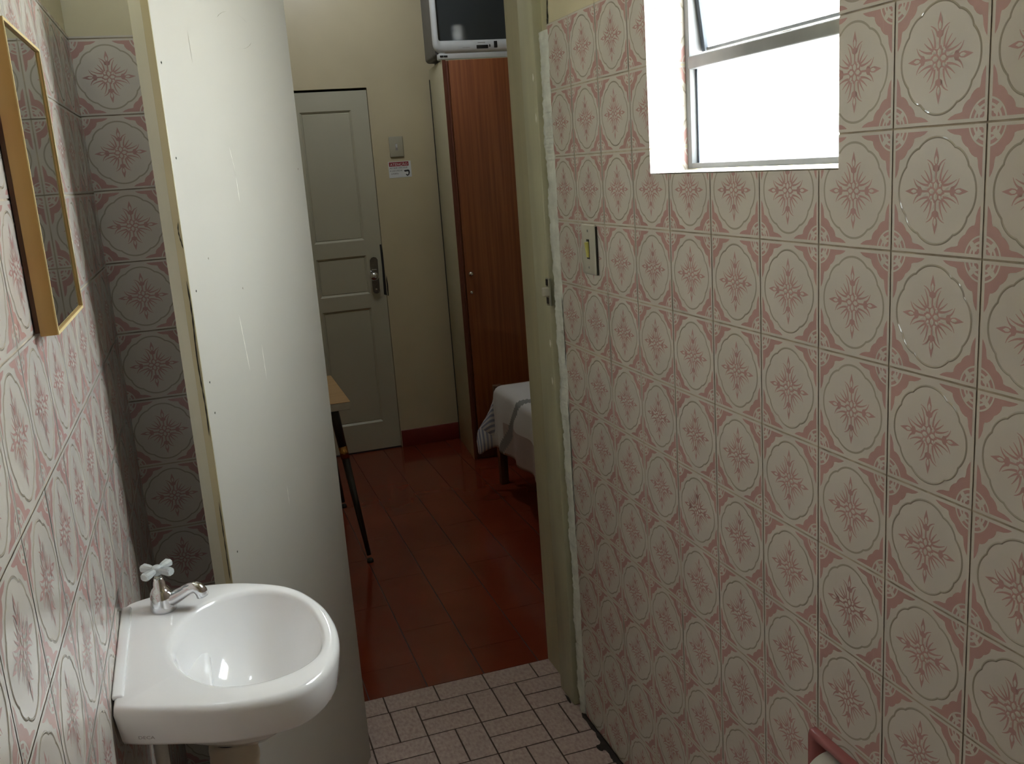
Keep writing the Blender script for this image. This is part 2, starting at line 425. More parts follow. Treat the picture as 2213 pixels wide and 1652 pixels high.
# black hairline crack beside the tiles
def sliver(mb, pts, w, m, fn):
    for k in range(len(pts) - 1):
        (u, v), (u2, v2) = pts[k], pts[k + 1]; wa = w * (.4 + .6 * abs(math.sin(k * 1.7 + 1))); wb = w * (.4 + .6 * abs(math.sin((k + 1) * 1.7 + 1)))
        if k == 0: wa = w * .1
        if k == len(pts) - 2: wb = w * .1
        mb.poly([fn(u - wa, v), fn(u + wa, v), fn(u2 + wb, v2), fn(u2 - wb, v2)], m)
ed = [(1.3275 + .0015 * math.sin(z * 40), z) for z in [1.16 - .012 * i for i in range(16)]]
sliver(mb, ed, .0018, M['crack_and_shade'], lambda u, v: (-.0022, u, v))
ed = [(1.3275 + .001 * math.sin(z * 30), z) for z in [.90 - .014 * i for i in range(28)]]
sliver(mb, ed, .0018, M['crack_and_shade'], lambda u, v: (-.0022, u, v))
ed = [(1.372 + .003 * math.sin(z * 60), z) for z in [1.90 - .01 * i for i in range(12)]]
sliver(mb, ed, .0030, M['crack_and_shade'], lambda u, v: (.0025 + .0, u - .045, v))
for (u, v, w, h) in ((1.330, 1.80, .006, .008), (1.326, 1.812, .004, .006), (1.336, 1.79, .003, .006)):
    mb.poly([(.0022, u + math.cos(i * .9) * w * (.7 + .3 * math.sin(i * 2.3)), v + math.sin(i * .9) * h) for i in range(7)], M['crack_and_shade'])
mb.build('mortar_strip', wr)

# left wall
mb = MB()
mb.box(XL - .15, XL - .004, -1.6, YE + .0, 0, HC, M['plaster_bath'])
tile_area(mb, [(-1.6, YE, 0, TOP)], -.085, 1.637 - 11 * T, lambda u, v, d: (XL + d, u, v))
S('wall_left', mb, 'left bathroom wall with pink star tiles behind the washbasin', 'wall', fix=False)

# partition between bathroom and bedroom (tiled end wall on the left, lintel above the doorway)
mb = MB()
mb.box(XL - .15, -.625, YE + .004, YB, 0, HC, M['plaster_bath'])
mb.box(-.625, .014, YE + .004, YB, 2.12, HC, M['plaster_bath'])
tile_area(mb, [(XL, -.628, 0, TOP)], -1.033, 1.64 - 11 * T, lambda u, v, d: (u, YE - d, v), orn=ORN_FINE)
S('wall_front', mb, 'narrow end wall of star tiles behind the open cream door', 'wall', fix=False)

mb = MB(); mb.box(XL - .15, th, -1.75, -1.6, 0, HC, M['plaster_bath'])
S('wall_back', mb, 'plain bathroom wall opposite the doorway', 'wall')
mb = MB(); mb.box(XL - .15, th, -1.75, YB, HC, HC + .1, M['ceiling']); mb.box(-1.9, 2.2, YB, YF + .2, 2.75, 2.85, M['ceiling'])
S('ceiling', mb, 'pale painted ceiling over bathroom and bedroom', 'ceiling')

# bathroom floor in a basket weave of small tiles
mb = MB()
mb.box(XL - .15, th, -1.75, YB, -.08, -.0012, M['floor_grout'])
MX, MY, X00, Y00, g = .1505, .1555, -.4235, 1.2715, .0022
def ft(x0, x1, y0, y1):
    x0 += g; x1 -= g; y0 += g; y1 -= g
    x0 = max(x0, XL); x1 = min(x1, .004 if y1 < YR else .016)
    if x1 - x0 < .004 or y1 - y0 < .004: return
    h = random.uniform(-.0003, .0003)
    mb.box(x0, x1, y0, y1, -.003, h, M['floor_bath'])
for i in range(-5, 4):
    for j in range(-19, 2):
        x, y = X00 + i * MX, Y00 + j * MY
        if (i + j) % 2 == 0: ft(x, x + MX / 2, y, y + MY); ft(x + MX / 2, x + MX, y, y + MY)
        else: ft(x, x + MX, y, y + MY / 2); ft(x, x + MX, y + MY / 2, y + MY)
yy = Y00 + 2 * MY
for i in range(-5, 4): ft(X00 - .077 + i * MX, X00 - .077 + (i + 1) * MX, yy, YB)
fl = S('floor', mb, 'bathroom floor of small mottled pinkish tiles in basket weave', 'floor')
# grime along the foot of the right wall and at the door frame
mb = MB(); r = random.Random(5)
def blob(cx, cy, rx, ry, seed, z=.0012):
    q = random.Random(seed); k = 14
    mb.poly([(cx + math.cos(2 * PI * i / k) * rx * q.uniform(.6, 1.2), cy + math.sin(2 * PI * i / k) * ry * q.uniform(.6, 1.2), z) for i in range(k)], M['grime'])
pts = [YR + .02 - i * .02 for i in range(60)]
for k in range(len(pts) - 1):
    wa = .007 + .006 * abs(math.sin(k * 1.3)) + (.004 if k > 6 else 0); wb = .007 + .006 * abs(math.sin((k + 1) * 1.3)) + (.004 if k > 5 else 0)
    mb.poly([(-wa, pts[k], .0011), (.004, pts[k], .0011), (.004, pts[k + 1], .0011), (-wb, pts[k + 1], .0011)], M['grime'])
    mb.poly([(-.0012, pts[k], 0), (-.0012, pts[k], wa * .5), (-.0012, pts[k + 1], wb * .5), (-.0012, pts[k + 1], 0)], M['grime'])
blob(-.016, 1.185, .016, .020, 3); blob(-.008, 1.13, .010, .03, 4); blob(.004, 1.36, .012, .016, 8)
blob(-.014, 1.43, .004, .03, 11)
mb.build('grime', fl)

# ------------------------------------------------------------------ bedroom shell
mb = MB(); mb.box(-1.9, 2.2, YB, YF + .2, -.08, -.0015, M['red_grout'])
tw, tl = .174, .435
i0 = -.018 - 11 * tw
for i in range(0, 24):
    off = YB + .16 + (.21 if i % 2 else 0) - tl
    for j in range(-1, 8):
        x, y = i0 + i * tw, off + j * tl
        a, b, c, d = x + .0016, x + tw - .0016, max(y + .0006, YB), min(y + tl - .0006, YF)
        if d - c > .01 and a < 2.2: mb.box(a, b, c, d, -.004, random.uniform(-.0002, .0002), M['floor_red'])
S('floor_bedroom', mb, 'glossy dark red tiled floor of the bedroom', 'floor')
mb = MB()
DX0, DX1, DZ1 = -.655, .0895, 1.915
mb.box(-1.9, DX0, YF, YF + .15, 0, 2.75, M['plaster']); mb.box(DX1, 2.2, YF, YF + .15, 0, 2.75, M['plaster']); mb.box(DX0, DX1, YF, YF + .15, DZ1, 2.75, M['plaster'])
mb.box(DX0, DX1, YF + .09, YF + .15, 0, DZ1, M['crack_and_shade'])
S('wall_far', mb, 'cream bedroom wall around the grey panelled door', 'wall')
mb = MB(); mb.box(-1.9, -1.75, YB, YF, 0, 2.75, M['plaster'])
S('wall_bedroom_left', mb, 'left side wall of the bedroom', 'wall')
mb = MB(); mb.box(2.05, 2.2, YB, YF, 0, 2.75, M['plaster'])
S('wall_bedroom_right', mb, 'right side wall of the bedroom', 'wall')
mb = MB()
V0, V1, VZ0, VZ1 = .70, .86, 1.7, 2.32
mb.box(-1.9, XL - .15, YB - .15, YB, 0, 2.75, M['plaster'])
mb.box(th, V0, YB - .15, YB, 0, 2.75, M['plaster']); mb.box(V1, 2.2, YB - .15, YB, 0, 2.75, M['plaster'])
mb.box(V0, V1, YB - .15, YB, 0, VZ0, M['plaster']); mb.box(V0, V1, YB - .15, YB, VZ1, 2.75, M['plaster'])
mb.box(XL - .15, th, YB - .1, YB, HC, 2.75, M['plaster'])
S('wall_bedroom_near', mb, 'near bedroom wall beside the bathroom doorway with a louvred window', 'wall')
mb = MB()
mb.box(DX1 + .003, 2.05, YF - .012, YF, 0, .094, M['skirt'], .002); mb.box(-1.75, DX0 - .003, YF - .012, YF, 0, .094, M['skirt'], .002)
S('baseboard_far', mb, 'dark red skirting at the foot of the bedroom wall', 'baseboard')

# ------------------------------------------------------------------ door frame pieces
mb = MB()
mb.box(-.010, .016, 1.398, 1.500, 0, 2.12, M['jamb_green'], .002)
def chip(u, z, w, h): mb.prism([(u - w, z), (u, z - h), (u + w * .7, z - h * .3), (u + w * .4, z + h), (u - w * .3, z + h * .8)], lambda a, b, d: (-.0101 - d, a, b), 0, .0004, M['scratch'])
chip(1.415, 1.685, .006, .010); chip(1.412, 1.59, .006, .012); chip(1.41, 1.03, .007, .011); chip(1.412, .93, .006, .010)
S('trim_1', mb, 'olive painted frame board right of the doorway beside the tiles', 'door frame')
mb = MB(); mb.box(-.640, -.592, 1.385, 1.500, 0, 2.12, M['jamb_green'], .002)
S('trim_2', mb, 'painted frame board left of the doorway behind the open door', 'door frame')

# latch keep on the right frame
kp = thing('strike_plate', 'small worn metal latch keep on the door frame at the tile edge', 'latch', (-.0105, 1.398, 1.165))
mb = MB()
mb.box(-.0035, .002, -.012, .008, -.035, .035, M['old_metal'], .001)
mb.build('plate', kp)
mb = MB(); mb.box(-.018, .0, -.012, .004, -.010, .012, M['switch'], .003); mb.build('catch', kp)
for z in (-.030, .016):
    mb = MB(); mb.box(-.0045, -.0030, -.008, .006, z, z + .016, M['black']); mb.build('latch_hole', kp)

# ------------------------------------------------------------------ bathroom door, swung open into the bathroom
HX, HY = -.586, 1.378
dv = Vector((-.856 - HX, .865 - HY, 0)); LD = dv.length; dv.normalize(); ang = math.atan2(dv.y, dv.x)
d1 = thing('door_1', 'plain cream bathroom door standing open behind the washbasin', 'door', (HX, HY, 0), ang, kind='structure')
# local: +x from hinge to free edge, visible face towards +y
TH = .035
mb = MB(); mb.box(0, LD - .001, -TH, 0, .012, 2.105, M['door_cream'], .0015)
# scratches, pencilled ring and scuffs in the paint of the face
pf = lambda u, v: (u, .0004, v)
sliver(mb, [(.347 - .0035 * i / 6, 1.500 - .049 * i / 6 * 1.0) for i in range(7)], .0012, M['scratch'], pf)
sliver(mb, [(.358 - .012 * i / 6, 1.553 - .045 * i / 6) for i in range(7)], .0008, M['scratch'], pf)
sliver(mb, [(.411 - .015 * i / 8, 1.243 - .112 * i / 8) for i in range(9)], .0011, M['scratch'], pf)
sliver(mb, [(.330 - .003 * i / 6, 1.17 - .073 * i / 6) for i in range(7)], .0009, M['scratch'], pf)
sliver(mb, [(.297, .861 - .045 * i / 6) for i in range(7)], .0008, M['scratch'], pf)
ringc = lambda t: (.268 + math.cos(t) * .078, 1.772 + math.sin(t) * .033)
sliver(mb, [ringc(PI * (.15 + .24 * i / 8)) for i in range(9)], .0012, M['smudge'], pf)
sliver(mb, [ringc(PI * (.48 + .3 * i / 8)) for i in range(9)], .0005, M['smudge'], pf)
sliver(mb, [ringc(PI * (1.15 + .25 * i / 8)) for i in range(9)], .0012, M['smudge'], pf)
sliver(mb, [ringc(PI * (1.42 + .2 * i / 8)) for i in range(9)], .0006, M['smudge'], pf)
sliver(mb, [(.461 - .003 * i / 6, 1.75 - .055 * i / 6) for i in range(7)], .0006, M['smudge'], pf)
for u, v in ((.566, 1.688), (.563, 1.535), (.560, 1.31), (.559, 1.147), (.556, 1.09), (.547, .82), (.03, 1.508), (.50, 1.36), (.38, 1.29)):
    mb.poly([(u - .002, .0004, v), (u, .0004, v - .003), (u + .0025, .0004, v), (u, .0004, v + .0025)], M['crack_and_shade'] if u > .54 else M['smudge'])
mb.build('leaf', d1)
mb = MB()   # worn lock edge of the leaf
mb.box(LD - .0012, LD + .0006, -TH, -.014, .012, 2.105, M['door_edge'])
mb.box(LD - .0012, LD + .0004, -.014, -.0005, .012, 2.105, M['door_edge_dark'])
mb.build('lock_edge', d1)
mb = MB()
fe = lambda u, v: (LD + .0010, u, v)
sliver(mb, [(-.0035 - .002 * math.sin(i * .5), 1.43 - .03 * i / 6) for i in range(10)], .0012, M['crack_and_shade'], fe)
sliver(mb, [(-.004 + .0012 * math.sin(i * .4), 1.33 - .012 * i) for i in range(24)], .0014, M['crack_and_shade'], fe)
sliver(mb, [(-.004, .93 - .014 * i) for i in range(12)], .0010, M['crack_and_shade'], fe)
mb.build('edge_crack', d1)
mb = MB()
for z in (.25, 1.05, 1.85): mb.tube([(-.003, -.026, z - .045), (-.003, -.026, z + .045)], .006, M['old_metal'])
mb.build('hinge', d1)

# ------------------------------------------------------------------ bathroom window
w1 = thing('window_1', 'overexposed tilting window with grey steel frame in the tiled wall', 'window', (0, 0, 0), kind='structure')
FX0, FX1 = .080, .108
def frame_box(mb, x0, x1, y0, y1, z0, z1, w, m, wb=None):
    wb = wb or w
    mb.box(x0, x1, y1 - w, y1, z0, z1, m, .001); mb.box(x0, x1, y0, y0 + w, z0, z1, m, .001)
    mb.box(x0, x1, y0 + w, y1 - w, z0, z0 + wb, m, .001); mb.box(x0, x1, y0 + w, y1 - w, z1 - w, z1, m, .001)
mb = MB(); frame_box(mb, FX0, FX1, WY0 + .001, WY1 - .0012, WZ0 + .005, WZ1 - .002, .016, M['win_metal'], .010)
mb.box(FX0 - .004, FX1, WY0 + .017, WY1 - .017, 1.634, 1.657, M['win_metal'], .003)
mb.build('frame', w1)
mb = MB(); mb.box(FX0 + .012, FX1 - .008, WY1 - .0235, WY1 - .017, WZ0 + .015, 1.634, M['win_dark']); mb.box(FX0 + .012, FX1 - .008, WY0 + .017, WY0 + .022, WZ0 + .015, 1.634, M['win_dark'])
mb.build('glazing_bead', w1)
mb = MB(); mb.box(.0935, .0975, WY0 + .0172, WY1 - .0172, WZ0 + .0152, 1.6338, M['pane']); mb.build('pane', w1)
# upper sash, tilted about its middle
zc = (1.66 + WZ1 - .02) / 2; Tt = Matrix.Translation((.092, 0, zc)) @ Matrix.Rotation(math.radians(-7), 4, 'Y')
hz = (WZ1 - .02 - 1.66) / 2 - .004
mb = MB()
for a, b, c, d in ((WY0 + .019, WY0 + .031, -hz, hz), (WY1 - .031, WY1 - .019, -hz, hz)):
    mb.box(-.009, .009, a, b, c, d, M['win_dark'], .001, T=Tt)
for c, d in ((-hz, -hz + .006), (hz - .010, hz)):
    mb.box(-.005, .005, WY0 + .031, WY1 - .031, c, d, M['win_metal'], .001, T=Tt)
sash = mb.build('sash', w1)
mb = MB(); mb.box(-.002, .002, WY0 + .0312, WY1 - .0312, -hz + .0062, hz - .0102, M['pane'], T=Tt); mb.build('pane', sash)

# bedroom window with louvres on the same light well
w2 = thing('window_2', 'louvred window high in the near bedroom wall', 'window', (0, 0, 0), kind='structure')
mb = MB()
mb.box(V0, V0 + .02, YB - .09, YB - .04, VZ0, VZ1, M['win_metal']); mb.box(V1 - .02, V1, YB - .09, YB - .04, VZ0, VZ1, M['win_metal'])
mb.box(V0 + .02, V1 - .02, YB - .09, YB - .04, VZ0, VZ0 + .04, M['win_metal']); mb.box(V0 + .02, V1 - .02, YB - .09, YB - .04, VZ1 - .04, VZ1, M['win_metal'])
mb.build('frame', w2)
for k in range(6):
    mb = MB(); z = VZ0 + .02 + .097 * (k + .5)
    mb.box(V0 + .021, V1 - .021, -.003, .003, -.052, .052, M['louvre'], T=Matrix.Translation((0, YB - .065, z)) @ Matrix.Rotation(math.radians(14), 4, 'X')); mb.build('louvre', w2)

# ------------------------------------------------------------------ light switch on the tiles
sw = thing('light_switch', 'narrow grey beige switch plate with yellowed rocker on the pink tiles', 'switch', (0, 1.132, 1.287))
mb = MB(); mb.box(-.007, -.0008, -.037, .037, -.056, .056, M['switch'], .003)
mb.build('plate', sw)
mb = MB(); mb.box(-.0078, -.0068, -.007, .007, -.021, .023, M['black']); mb.build('slot', sw)
mb = MB(); mb.prism([(-.0075, -.017), (-.0095, -.017), (-.0135, .016), (-.0075, .018)], lambda a, b, d: (a, d, b), -.006, .006, M['yellow_plastic']); mb.build('rocker', sw)
for z in (.042, -.040):
    mb = MB(); mb.lathe([(.0028, -.0066), (.0028, -.0076), (.001, -.0080)], (0, 0, z), M['logo_grey'], 12, axis='x'); mb.build('screw', sw)
mb = MB(); mb.box(-.0045, -.0012, -.0405, -.0365, -.055, .052, M['crack_and_shade']); mb.build('shadow_gap', sw)

# ------------------------------------------------------------------ toilet paper recess
tp = thing('paper_holder', 'pink ceramic toilet paper recess set in the right wall', 'paper holder', (0, .233, .50))
# local: y along wall, z up; opening faces -x
mb = MB(); ro, ri = .075, .060
def rsq(h, r, n=6):
    pts = []
    for cx, cy, a0 in ((h - r, h - r, 0), (-(h - r), h - r, 90), (-(h - r), -(h - r), 180), (h - r, -(h - r), 270)):
        for i in range(n + 1):
            a = math.radians(a0 + 90 * i / n); pts.append((cx + math.cos(a) * r, cy + math.sin(a) * r))
    return pts
R3 = lambda pts, x: [(x, p[0], p[1]) for p in pts]
mb.loft([R3(rsq(.076, .006), -.0008), R3(rsq(.075, .006), -.011), R3(rsq(.072, .008), -.015), R3(rsq(.064, .009), -.014), R3(rsq(.061, .010), -.008), R3(rsq(.059, .012), .010), R3(rsq(.058, .014), .070), R3(rsq(.048, .02), .088)], M['pink_ceramic'], cap0=False, cap1=True)
mb.build('ceramic_frame', tp)
for s in (-1, 1):
    mb = MB(); mb.lathe([(.009, s * .052), (.011, s * .0575), (.009, s * .0595)], (.004, 0, 0), M['pink_ceramic'], 20, axis='y'); mb.build('bracket', tp)
rl = thing('toilet_roll', 'white toilet paper roll in the pink ceramic recess', 'toilet paper', (.004, .233, .50))
mb = MB(); mb.lathe([(.020, -.050), (.043, -.050), (.045, -.048), (.045, .048), (.043, .050), (.020, .050)], (0, 0, 0), M['paper'], 40, axis='y'); mb.build('paper', rl)
mb = MB(); mb.lathe([(.008, -.0515), (.008, .0515)], (0, 0, 0), M['card'], 20, axis='y'); mb.build('spindle', rl)

# ------------------------------------------------------------------ mirror
mr = thing('mirror', 'small wall mirror in a yellow wooden frame on the left wall', 'mirror', (XL, .458, 1.505))
# local: x out of the wall
my, mz, fw = .134, .172, .0036
mb = MB()
for (a, b, c, d) in ((-my, -my + fw, -mz, mz), (my - fw, my, -mz, mz), (-my + fw, my - fw, -mz, -mz + fw), (-my + fw, my - fw, mz - fw, mz)):
    mb.box(.006, .0245, a, b, c, d, M['mirror_wood'], .0008)
mb.build('frame', mr)
mb = MB()
for (a, b, c, d) in ((-my + .0002, -my + fw, -mz, mz), (my - fw, my, -mz, mz), (-my + fw, my - fw, -mz, -mz + fw), (-my + fw, my - fw, mz - fw, mz)):
    mb.box(.0244, .0255, a, b, c, d, M['mirror_edge'])
mb.build('frame_edge', mr)
mb = MB(); mb.box(.0215, .0225, -my + fw, my - fw, -mz + fw, mz - fw, M['mirror_glass']); mb.build('glass', mr)
mb = MB(); mb.box(.0012, .0062, -my - .0, my - .004, -mz + .004, mz - .004, M['mirror_back']); mb.build('backing_board', mr)

# ------------------------------------------------------------------ washbasin
bs = thing('washbasin', 'white wall-hung ceramic washbasin with cross-handled tap on the left wall', 'washbasin', (0, 0, 0))
nrm = Vector((.05, -.08, 1)); nd = nrm.dot(Vector((-1.022, .5, .848)))
def zpl(x, y): return (nd - nrm.x * x - nrm.y * y) / nrm.z
OUT = [(-1.020, .650), (-1.0, .661), (-.976, .670), (-.952, .677), (-.927, .681), (-.900, .682), (-.870, .679), (-.840, .672), (-.812, .661), (-.790, .650), (-.770, .636), (-.750, .613), (-.733, .581), (-.722, .552), (-.716, .522), (-.713, .490), (-.714, .461), (-.718, .434), (-.725, .410), (-.735, .388), (-.749, .366), (-.765, .350), (-.784, .338), (-.810, .331), (-.838, .329), (-.862, .329), (-.884, .331), (-.908, .336), (-.932, .343), (-.960, .351), (-.986, .359), (-1.005, .366), (-1.020, .373)]
INN = [(-.951, .500), (-.944, .535), (-.930, .570), (-.908, .601), (-.880, .623), (-.845, .634), (-.815, .633), (-.787, .620), (-.762, .592), (-.745, .553), (-.737, .510), (-.7365, .460), (-.744, .428), (-.757, .408), (-.777, .391), (-.797, .381), (-.822, .374), (-.846, .3725), (-.870, .376), (-.893, .385), (-.912, .4025), (-.930, .427), (-.943, .457)]
def catmull(pts, n, closed=True):
    res = []; m = len(pts)
    for k in range(m if closed else m - 1):
        p = [Vector((*(pts[(k + o) % m] if closed else pts[min(max(k + o, 0), m - 1)]), 0)) for o in (-1, 0, 1, 2)]
        for i in range(n):
            t = i / n
            res.append(.5 * ((2 * p[1]) + (-p[0] + p[2]) * t + (2 * p[0] - 5 * p[1] + 4 * p[2] - p[3]) * t * t + (-p[0] + 3 * p[1] - 3 * p[2] + p[3]) * t ** 3))
    if not closed: res.append(Vector((*pts[-1], 0)))
    return [(v.x, v.y) for v in res]
NB = 128
cc = (-.862, .502)
def by_angle(pts, c):
    """resample a star-shaped outline at NB equal angles about c"""
    q = sorted([(math.atan2(y - c[1], x - c[0]), x, y) for x, y in pts]); res = []
    for i in range(NB):
        a = -PI + 2 * PI * i / NB
        d = Vector((math.cos(a), math.sin(a)))
        best = None
        for k in range(len(pts)):
            p0 = Vector(pts[k]) - Vector(c); p1 = Vector(pts[(k + 1) % len(pts)]) - Vector(c)
            den = d.x * (p1.y - p0.y) - d.y * (p1.x - p0.x)
            if abs(den) < 1e-12: continue
            t = (p0.x * (p1.y - p0.y) - p0.y * (p1.x - p0.x)) / den
            s_ = (p0.x * d.y - p0.y * d.x) / den
            if t > 0 and -1e-9 <= s_ <= 1 + 1e-9 and (best is None or t > best): best = t
        res.append((c[0] + d.x * best, c[1] + d.y * best))
    return res
outc = by_angle(catmull(OUT, 5, closed=False), cc); innc = by_angle(catmull(INN, 5), cc)
def ring(base, k, dz, c=cc, shift=(0, 0)):
    res = []
    for x, y in base:
        X, Y = c[0] + (x - c[0]) * k + shift[0], c[1] + (y - c[1]) * k + shift[1]
        X = max(X, -1.0205); res.append((X, Y, zpl(X, Y) + dz))
    return res
def inset(base, d, dz):
    res = []
    for x, y in base:
        v = Vector((x - cc[0], y - cc[1])); l = v.length; v *= (l - d) / l
        X, Y = cc[0] + v.x, cc[1] + v.y; X = max(X, -1.0205); res.append((X, Y, zpl(X, Y) + dz))
    return res
mb = MB()
rings = [ring(outc, .18, -.150), ring(outc, .30, -.145), ring(outc, .45, -.122), ring(outc, .58, -.095), ring(outc, .70, -.075), ring(outc, .80, -.065), ring(outc, .88, -.061)]
rings += [inset(outc, .012, -.0595), inset(outc, .008, -.0575), inset(outc, .006, -.053), inset(outc, .0025, -.030), inset(outc, 0, -.012), inset(outc, .0012, -.006), inset(outc, .004, -.002), inset(outc, .008, 0)]
rings += [inset(innc, -.010, .0002), inset(innc, -.004, 0), inset(innc, 0, -.002), inset(innc, .003, -.007), inset(innc, .007, -.018)]
for k, dz in ((.88, -.035), (.80, -.054), (.70, -.072), (.58, -.087), (.45, -.098), (.32, -.105), (.20, -.109), (.10, -.111)): rings.append(ring(innc, k, dz, shift=(-.002, 0)))
mb.loft(rings, M['ceramic'], cap0=True, cap1=True)
# raised splash lip along the wall
mb.box(-1.0212, -1.006, .392, .636, -.004, .0035, M['ceramic'], .003, T=Matrix.Translation((0, 0, 0)) @ Matrix(((1, 0, 0, 0), (0, 1, 0, 0), (-nrm.x, -nrm.y, 1, nd), (0, 0, 0, 1))))
mb.build('bowl', bs)
# lower flange under the rim at the wall
mb = MB()
mb.box(-1.018, -.90, .41, .62, -.088, -.056, M['ceramic'], .012, T=Matrix(((1, 0, 0, 0), (0, 1, 0, 0), (-nrm.x, -nrm.y, 1, nd), (0, 0, 0, 1))))
mb.build('wall_flange', bs)
# maker's mark on the near side
mb = MB()
def onside(a, b, d):
    x = -.992 + a; y = .3565 - .31 * a
    return (x, y - .0016 - d, zpl(x, y) - .040 + b)
add_text(mb, 'DECA', .006, .020, onside, M['logo_grey'], .0)
mb.build('maker_mark', bs)
mb = MB(); mb.lathe([(.016, -.112), (.018, -.1105), (.012, -.109), (.008, -.112)], (cc[0] - .002, cc[1], zpl(*cc)), M['chrome'], 24); mb.build('drain_ring', bs)
# tap
tx, ty = -.959, .618; tz = zpl(tx, ty)
# local frame of the tap: spout points towards +x and a little to -y
Tt = Matrix.Translation((tx, ty, tz)) @ Matrix.Rotation(math.radians(-14), 4, 'Z') @ Matrix.Rotation(math.radians(3), 4, 'X')
mb = MB()
mb.lathe([(.0195, -.001), (.0200, .003), (.0186, .010), (.0172, .020), (.0160, .028), (.0130, .034), (.0092, .038), (.0086, .046), (.0072, .048), (.0068, .052), (.0055, .053)], (0, 0, 0), M['chrome'], 32)
for i, v in enumerate(mb.v): mb.v[i] = tuple(Tt @ Vector(v))
fa = mb.build('faucet', bs)
mb = MB()
path = [(.002, 0, .012), (.018, 0, .0165), (.034, 0, .0245), (.044, 0, .0300), (.051, 0, .0315), (.0565, 0, .0290), (.060, 0, .0235), (.0618, 0, .0155)]
mb.tube([Tt @ Vector(p) for p in path], [.014, .0108, .0096, .0092, .0094, .0098, .0098, .0096], M['chrome'], 20); mb.build('spout', fa)
mb = MB()
mb.tube([Tt @ Vector((0, 0, .048)), Tt @ Vector((0, 0, .062))], [.0052, .0050], M['old_metal'], 16); mb.build('stem', fa)
mb = MB()
Th = Tt @ Matrix.Translation((0, 0, .066)) @ Matrix.Rotation(math.radians(64), 4, 'Z')
for k in range(4):
    Tk = Th @ Matrix.Rotation(k * PI / 2, 4, 'Z')
    rr = []
    for x, hw, hh in ((.002, .0046, .0042), (.009, .0044, .0044), (.015, .0060, .0056), (.0255, .0072, .0062), (.0280, .0060, .0050)):
        rr.append([Tk @ Vector((x, a * hw, b * hh)) for a, b in ((-1, -.5), (-.5, -1), (.5, -1), (1, -.5), (1, .5), (.5, 1), (-.5, 1), (-1, .5))])
    mb.loft(rr, M['acrylic'], smooth=False)
mb.lathe([(.006, .058), (.0078, .061), (.0078, .070), (.0060, .0725), (.003, .0735)], (0, 0, 0), M['acrylic'], 24, T=Tt)
mb.v = mb.v
hd = mb.build('cross_handle', fa)
# waste pipe
mb = MB(); px, py = cc[0] - .022, cc[1] - .0; pz = zpl(px, py) - .150
mb.lathe([(.030, .004), (.031, -.006), (.029, -.012)], (px, py, pz), M['rubber'], 32)
mb.build('drain_seal', bs)
mb = MB()
mb.lathe([(.030, -.010), (.034, -.014), (.036, -.026), (.035, -.040), (.0365, -.042), (.0365, -.050), (.034, -.052), (.034, -.10), (.030, -.108), (.017, -.112), (.017, -.16)], (px, py, pz), M['pipe'], 36)
mb.tube([(px, py, pz - .16), (px, py, pz - .20), (px - .03, py, pz - .225), (px - .08, py, pz - .225), (-1.0235, py, pz - .225)], .017, M['pipe'], 18)
mb.build('drain_trap', bs)
mb = MB()
mb.tube([(tx - .022, ty - .135, tz - .100), (tx - .024, ty - .13, tz - .20), (tx - .026, ty - .12, tz - .30), (-1.0235, ty - .115, tz - .34)], .0095, M['pipe_white'], 16)
mb.build('supply_pipe', bs)

# ------------------------------------------------------------------ bedroom door
d2 = thing('door_2', 'grey green panelled bedroom door with a round knob in the far wall', 'door', (0, YF, 0), kind='structure')
mb = MB(); fy = .004
lx0, lx1, lz1 = DX0 + .006, DX1 - .0028, 1.903
cols = [(-.560, -.302), (-.262, .0)]; rowsz = [(.160, .790), (.865, 1.068), (1.148, 1.808)]
# flat stiles and rails as a grid with recessed panels
xs = [lx0, cols[0][0], cols[0][1], cols[1][0], cols[1][1], lx1]; zs = [.008, rowsz[0][0], rowsz[0][1], rowsz[1][0], rowsz[1][1], rowsz[2][0], rowsz[2][1], lz1]
for i in range(5):
    for j in range(7):
        if i in (1, 3) and j in (1, 3, 5):
            a, b, c, d = xs[i], xs[i + 1], zs[j], zs[j + 1]; w = .011; dp = .010
            o4 = [(a, fy, c), (b, fy, c), (b, fy, d), (a, fy, d)]; i4 = [(a + w, fy + dp, c + w), (b - w, fy + dp, c + w), (b - w, fy + dp, d - w), (a + w, fy + dp, d - w)]
            q4 = [(a + w + .003, fy + dp - .003, c + w + .003), (b - w - .003, fy + dp - .003, c + w + .003), (b - w - .003, fy + dp - .003, d - w - .003), (a + w + .003, fy + dp - .003, d - w - .003)]
            for k in range(4):
                mb.poly([o4[k], o4[(k + 1) % 4], i4[(k + 1) % 4], i4[k]], M['door_grey']); mb.poly([i4[k], i4[(k + 1) % 4], q4[(k + 1) % 4], q4[k]], M['door_grey'])
            mb.poly(q4, M['door_grey'])
        else:
            mb.poly([(xs[i], fy, zs[j]), (xs[i + 1], fy, zs[j]), (xs[i + 1], fy, zs[j + 1]), (xs[i], fy, zs[j + 1])], M['door_grey'])
for a, b in ((xs[0], zs[0]),): pass
mb.poly([(lx1, fy, .008), (lx1, fy + .034, .008), (lx1, fy + .034, lz1), (lx1, fy, lz1)], M['door_grey'])
mb.poly([(lx0, fy, lz1), (lx1, fy, lz1), (lx1, fy + .034, lz1), (lx0, fy + .034, lz1)], M['door_grey'])
mb.poly([(lx0, fy + .034, .008), (lx1, fy + .034, .008), (lx1, fy + .034, lz1), (lx0, fy + .034, lz1)], M['door_grey'])
mb.build('leaf', d2)
mb = MB()   # worn rounded pad around the lock and the exposed dark lock edge
pad = [(.010, .870), (.016, .852), (.03, .842), (.05, .840), (.066, .846), (.072, .86), (.068, 1.04), (.012, 1.05)]
mb.prism(pad, lambda a, b, d: (a, fy - d, b), 0, .0035, M['door_grey']); mb.build('lock_pad', d2)
